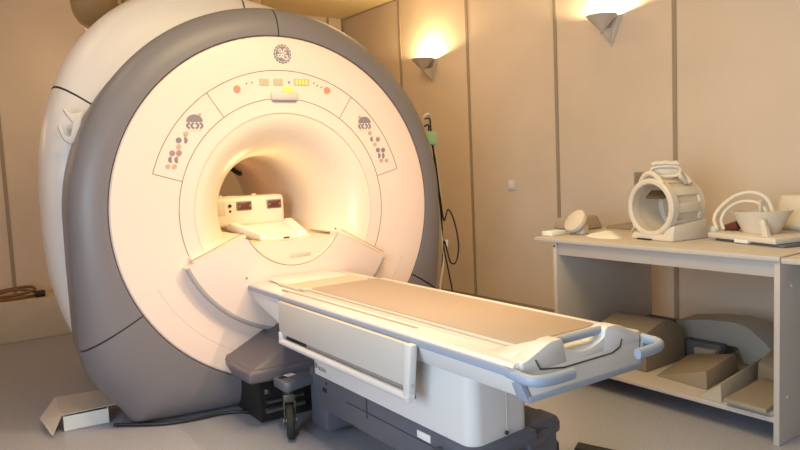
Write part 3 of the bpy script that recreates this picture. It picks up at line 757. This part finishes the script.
bm = box(B(), (-.012, .055, .232), (.115, .008, .062), rot=(-.9, 0, .1), bev=.003)
part('mirror', bm, M['glassbrown'], hc, 'brownish mirror inside the barrel')
MX = Matrix.Translation((.03, .07, .352)) @ Matrix.Rotation(math.radians(40), 4, 'Z')
t = B(); pts = []
for i in range(32):
    u = 2*PI*i/32; pts.append((.072*(abs(math.cos(u))**.6)*(1 if math.cos(u) > 0 else -1), 0, .026*(abs(math.sin(u))**.8)*(1 if math.sin(u) > 0 else -1)))
tube(t, pts, .0085, 8, closed=True); bm = B(); merge(bm, t, MX)
part('mirror_frame', bm, M['coil'], hc, 'cream oval frame on top of the barrel')
bm = B(); t = box(B(), (0, .004, 0), (.128, .004, .044), bev=.001); merge(bm, t, MX); part('mirror_glass', bm, M['coilg'], hc)
bm = B(); t = B(); tube(t, spline([(-.065, 0, .036), (-.045, 0, .044), (-.02, 0, .042), (.0, 0, .046), (.03, 0, .040), (.05, 0, .043), (.06, 0, .034)], 5), .0125, 10); merge(bm, t, MX); part('handle', bm, M['coil'], hc)
for x0, y0, x1, y1 in ((-.02, .03, -.02, .06), (.08, .11, .09, .15)):
    part('handle_post', tube(B(), spline([(x0, y0, .335), (x0+.01, y0+.01, .315), (x1, y1, .29)], 5), .011, 8), M['coil'], hc)
part('rear_arch', tube(B(), spline([(-.03, .16, .29), (.0, .17, .325), (.06, .17, .33), (.10, .17, .285)], 6), .013, 8), M['coil'], hc)
bm = B(); box(bm, (2.075, -.79, .983), (.05, .15, .335), bev=.004)
solo('metal_plate', bm, M['brushed'], 'brushed grey metal plate standing upright behind the barrel coil', 'plate', (2.075, -.79, ZT))

# tray coil
tc = thing('tray_coil', 'cream flat tray coil carrying a shallow bowl at the right of the worktop', 'coil', (1.53, -1.667, ZT), 'R', math.radians(-106.7), local=True)
bm = bb(B(), -.205, .205, .0, .30, .014, .042, .006)
part('tray', bm, M['coil'], tc)
bm = bb(B(), -.17, .235, .02, .31, .0, .013, .003); part('tray_underside', bm, M['slate'], tc)
bm = bb(B(), -.03, .05, -.004, .03, .004, .02, .003); part('tray_latch', bm, M['white'], tc)
bm = B()
def bowl(u, v):
    # shallow flared half-pipe bowl
    s = v/6; w = .088+.062*s+.012*s*s; z = .043+.105*s
    return (-.015+w*math.cos(u)*1.0, .15+(.07+.035*s)*math.sin(u), z+.008*math.cos(u)*s)
sweep(bm, bowl, [2*PI*i/40 for i in range(40)], list(range(7)), True)
sweep(bm, lambda u, v: (lambda p: (-.015+(p[0]+.015)*.93, .15+(p[1]-.15)*.9, p[2]+(.008 if v == 0 else 0)))(bowl(u, v)), [2*PI*i/40 for i in range(40)], list(range(7)), True, True)
sweep(bm, lambda u, v: bowl(u, 6) if v == 0 else (lambda p: (-.015+(p[0]+.015)*.93, .15+(p[1]-.15)*.9, p[2]))(bowl(u, 6)), [2*PI*i/40 for i in range(40)], [0, 1], True)
bm.faces.new([bm.verts.new(bowl(2*PI*i/40, 0)) for i in range(40)])
part('bowl', bm, M['coil'], tc, 'shallow cream bowl', ang=50)
bm = B(); hexa(bm, [(.10, .03, .04), (.135, .03, .04), (.135, .06, .04), (.10, .06, .04)], [(.065, .05, .118), (.092, .05, .118), (.092, .065, .118), (.065, .065, .118)], .004)
part('strut', bm, M['coil'], tc)
bm = B(); bb(bm, -.015, .0, .13, .16, .05, .20, .004); bb(bm, -.06, .06, .17, .19, .06, .15, .006); part('centre_post', bm, M['matedge'], tc)
bm = B()
tube(bm, spline([(-.17, .03, .055), (-.222, .06, .10), (-.215, .09, .155), (-.15, .12, .215), (-.07, .15, .235), (.0, .17, .205), (.04, .17, .13)], 8), .0095, 8)
tube(bm, spline([(-.18, .08, .05), (-.205, .09, .10), (-.18, .11, .155), (-.11, .13, .190), (-.02, .15, .18), (.02, .16, .12)], 8), .0085, 8)
part('cable', bm, M['cable'], tc, 'cream cables arching over the bowl')
bm = B(); cyl(bm, (-.20, .12, .05), (-.13, .13, .075), .022, 12); cyl(bm, (-.17, .15, .055), (-.11, .15, .10), .018, 12); part('connector', bm, M['maroon'], tc, 'dark brown connectors')
bm = B(); cyl(bm, (1.735, -1.425, ZT), (1.735, -1.425, ZT+.055), .025, 14); 
solo('white_tub', bm, M['white'], 'small white tub between the barrel coil and the tray coil', 'tub', (1.735, -1.425, ZT))
bm = box(B(), (1.93, -1.79, .925), (.10, .26, .20), rot=(0, .38, 0), bev=.03, seg=4)
solo('head_cushion', bm, M['coil'], 'cream rounded cushion leaning at the right end of the worktop', 'cushion', (1.93, -1.79, ZT))
bm = bb(B(), 1.44, 1.56, -1.997, -2.05, .625, .70, .012)
solo('white_holder', bm, M['white'], 'white holder fixed outside the right end panel of the workbench', 'holder', (1.5, -1.998, .625))

# ---- foam on the shelf
ZS = .1165
prof = spline([(1.39, .322, 0), (1.43, .334, 0), (1.485, .350, 0), (1.557, .368, 0), (1.63, .356, 0), (1.70, .315, 0), (1.747, .245, 0), (1.76, .16, 0)], 5)
poly = [(1.395, ZS)]+[(p.x, p.y) for p in prof]+[(1.76, ZS)]
bm = prism(B(), poly, 'y', -1.24, -.93, .006)
solo('leg_bolster', bm, M['foam'], 'brown wavy-topped bolster at the left of the bench shelf', 'foam pad', (1.6, -1.09, ZS), rz=0)
bm = box(B(), (2.05, -.943, .1855), (.05, .28, .136), bev=.008)
solo('navy_pad', bm, M['navy'], 'navy pad standing behind the brown bolster on the shelf', 'foam pad', (2.05, -.943, ZS))
# long arch pad at the back
poly = [(-1.105, .295), (-1.30, .328), (-1.45, .338), (-1.53, .318), (-1.62, .25), (-1.70, .17), (-1.72, ZS), (-1.50, ZS), (-1.47, .20), (-1.36, .20), (-1.36, ZS), (-1.105, ZS)]
bm = prism(B(), poly, 'x', 1.88, 2.09, .008)
solo('long_arch_pad', bm, M['foam3'], 'long grey arch-shaped pad along the back of the shelf', 'foam pad', (1.99, -1.5, ZS))
bm = B(); bb(bm, 1.80, 1.868, -1.20, -1.42, ZS, .215, .006)
solo('slate_block', bm, M['slate'], 'dark slate foam block in front of the long arch pad', 'foam pad', (1.835, -1.35, ZS))
bm = B(); bb(bm, 1.74, 1.79, -1.30, -1.42, ZS, .20, .005)
solo('tan_block', bm, M['foamb'], 'small tan foam block in front of the dark slate block', 'foam pad', (1.765, -1.36, ZS))
bm = B(); hexa(bm, [(1.385, -1.30, ZS), (1.36, -1.60, ZS), (1.70, -1.58, ZS), (1.70, -1.29, ZS)], [(1.395, -1.31, .122), (1.375, -1.585, .205), (1.69, -1.56, .225), (1.69, -1.30, .17)], .006)
solo('wedge_pad', bm, M['foam'], 'brown wedge pad lying at the middle of the shelf', 'foam pad', (1.53, -1.45, ZS))
bm = B(); hexa(bm, [(1.245, -1.612, ZS), (1.245, -1.735, ZS), (1.80, -1.66, ZS), (1.80, -1.60, ZS)], [(1.25, -1.615, ZS+.004), (1.30, -1.70, .185), (1.79, -1.650, .20), (1.79, -1.61, .17)], .004)
solo('ridge_pad', bm, M['foam3'], 'narrow grey ridge-shaped pad beside the flat pad on the shelf', 'foam pad', (1.5, -1.67, ZS))
bm = B(); bb(bm, 1.25, 1.62, -1.755, -1.962, ZS, .136, .004)
solo('flat_pad', bm, M['foam3'], 'thin grey slab lying lowest at the right front of the shelf', 'foam pad', (1.43, -1.86, ZS))
bm = B(); hexa(bm, [(1.215, -1.758, .1375), (1.205, -1.955, .1375), (1.58, -1.93, .1375), (1.58, -1.745, .1375)], [(1.22, -1.76, .155), (1.215, -1.95, .155), (1.57, -1.925, .165), (1.57, -1.75, .165)], .004)
solo('flat_pad', bm, M['foam2'], 'taupe flat pad on top of the thin slab at the right front of the shelf', 'foam pad', (1.4, -1.85, .137))
bm = B(); hexa(bm, [(1.63, -1.70, ZS), (1.63, -1.96, ZS), (1.86, -1.96, ZS), (1.86, -1.70, ZS)], [(1.63, -1.705, .225), (1.60, -1.955, .165), (1.85, -1.955, .33), (1.85, -1.70, .275)], .008)
solo('tilted_pad', bm, M['foam'], 'brown tilted pad in the right rear corner of the shelf', 'foam pad', (1.75, -1.86, ZS))

# ------------------------------------------------------------------ lights
def alight(name, loc, rot, size, power, col, frame='R', shape='RECTANGLE', sy=None):
    l = bpy.data.lights.new(name, 'AREA'); l.shape = shape; l.size = size; l.size_y = sy or size; l.energy = power; l.color = col
    o = bpy.data.objects.new(name, l); COL.objects.link(o); o.location = R2W(loc) if frame == 'R' else loc; o.rotation_euler = rot; return o
def plight(name, loc, power, col, r=.03, frame='R'):
    l = bpy.data.lights.new(name, 'POINT'); l.energy = power; l.color = col; l.shadow_soft_size = r
    o = bpy.data.objects.new(name, l); COL.objects.link(o); o.location = R2W(loc) if frame == 'R' else loc; return o
def slight(name, loc, target, power, col, ang=70, blend=.5, r=.06):
    l = bpy.data.lights.new(name, 'SPOT'); l.energy = power; l.color = col; l.spot_size = math.radians(ang); l.spot_blend = blend; l.shadow_soft_size = r
    o = bpy.data.objects.new(name, l); COL.objects.link(o); o.location = loc
    d = Vector(target)-Vector(loc); o.rotation_euler = d.to_track_quat('-Z', 'Y').to_euler(); return o
for b_ in (1.70, -.30): plight('sconce_light', (RW-.105, b_, 2.194), 27, (1., .78, .40), .015)
slight('ceiling_spot', (.80, -2.3, 2.8), (-.17, -.02, .18), 190, (1., .70, .47), 60, .8, .05)
slight('ceiling_spot', (-.95, -1.7, 2.8), (-.70, -.36, .0), 85, (1., .76, .55), 40, .9, .05)  # added spot that brightens the floor patch left of the table
plight('bore_light', (-.05, .25, 1.22), 1.0, (1., .80, .36), .05, 'W')
plight('bore_light', (0, .9, 1.2), .6, (1., .55, .28), .05, 'W')
plight('rear_light', (-.4, 2.6, 2.35), 4.0, (1., .72, .40), .1)
plight('rear_light', (-2.1, 2.5, 1.9), 9.0, (1., .70, .40), .1)  # added light without a known source, brightens the podium and floor there
alight('left_daylight', (RL+.05, -3.0, 1.35), (PI/2, 0, WA-PI/2), 2.2, 118, (.60, .82, 1.), 'R', sy=1.5)
alight('ceiling_fill_light', (-.3, -1.5, RH-.02), (0, 0, WA), 1.2, 54, (1., .75, .37), 'R', sy=1.2)  # unseen area fill added in place of bounced room light
alight('ceiling_fill_light', (1.4, 1.2, RH-.02), (0, 0, WA), .6, 12, (1., .74, .42), 'R', sy=1.2)  # second added fill, over the back right of the room
plight('cover_fill_light', (-1.5, .1, 2.72), 6.5, (1., .74, .54), .1)  # added fill that lifts the upper left rear cover

# ------------------------------------------------------------------ world, camera, colour
w = bpy.data.worlds.new('World'); S.world = w; w.use_nodes = True
w.node_tree.nodes['Background'].inputs[0].default_value = (.9, .85, .78, 1); w.node_tree.nodes['Background'].inputs[1].default_value = 0.02
cam = bpy.data.cameras.new('Camera'); co = bpy.data.objects.new('Camera', cam); COL.objects.link(co); S.camera = co
cam.sensor_width = 36; cam.lens = 688.883*36/800; cam.clip_start = .02
Rv = Vector((.82462116, -.56396748, -.04405247)); Uv = Vector((.08613189, .04820992, .99511663)); Fv = Vector((.55908965, .82438855, -.08833051))
co.matrix_world = Matrix(((Rv.x, Uv.x, -Fv.x, -1.60091), (Rv.y, Uv.y, -Fv.y, -3.422418), (Rv.z, Uv.z, -Fv.z, 1.267352), (0, 0, 0, 1)))
S.view_settings.view_transform = 'Standard'; S.view_settings.look = 'None'; S.view_settings.exposure = 0.; S.view_settings.gamma = 1.
S.view_settings.use_curve_mapping = False
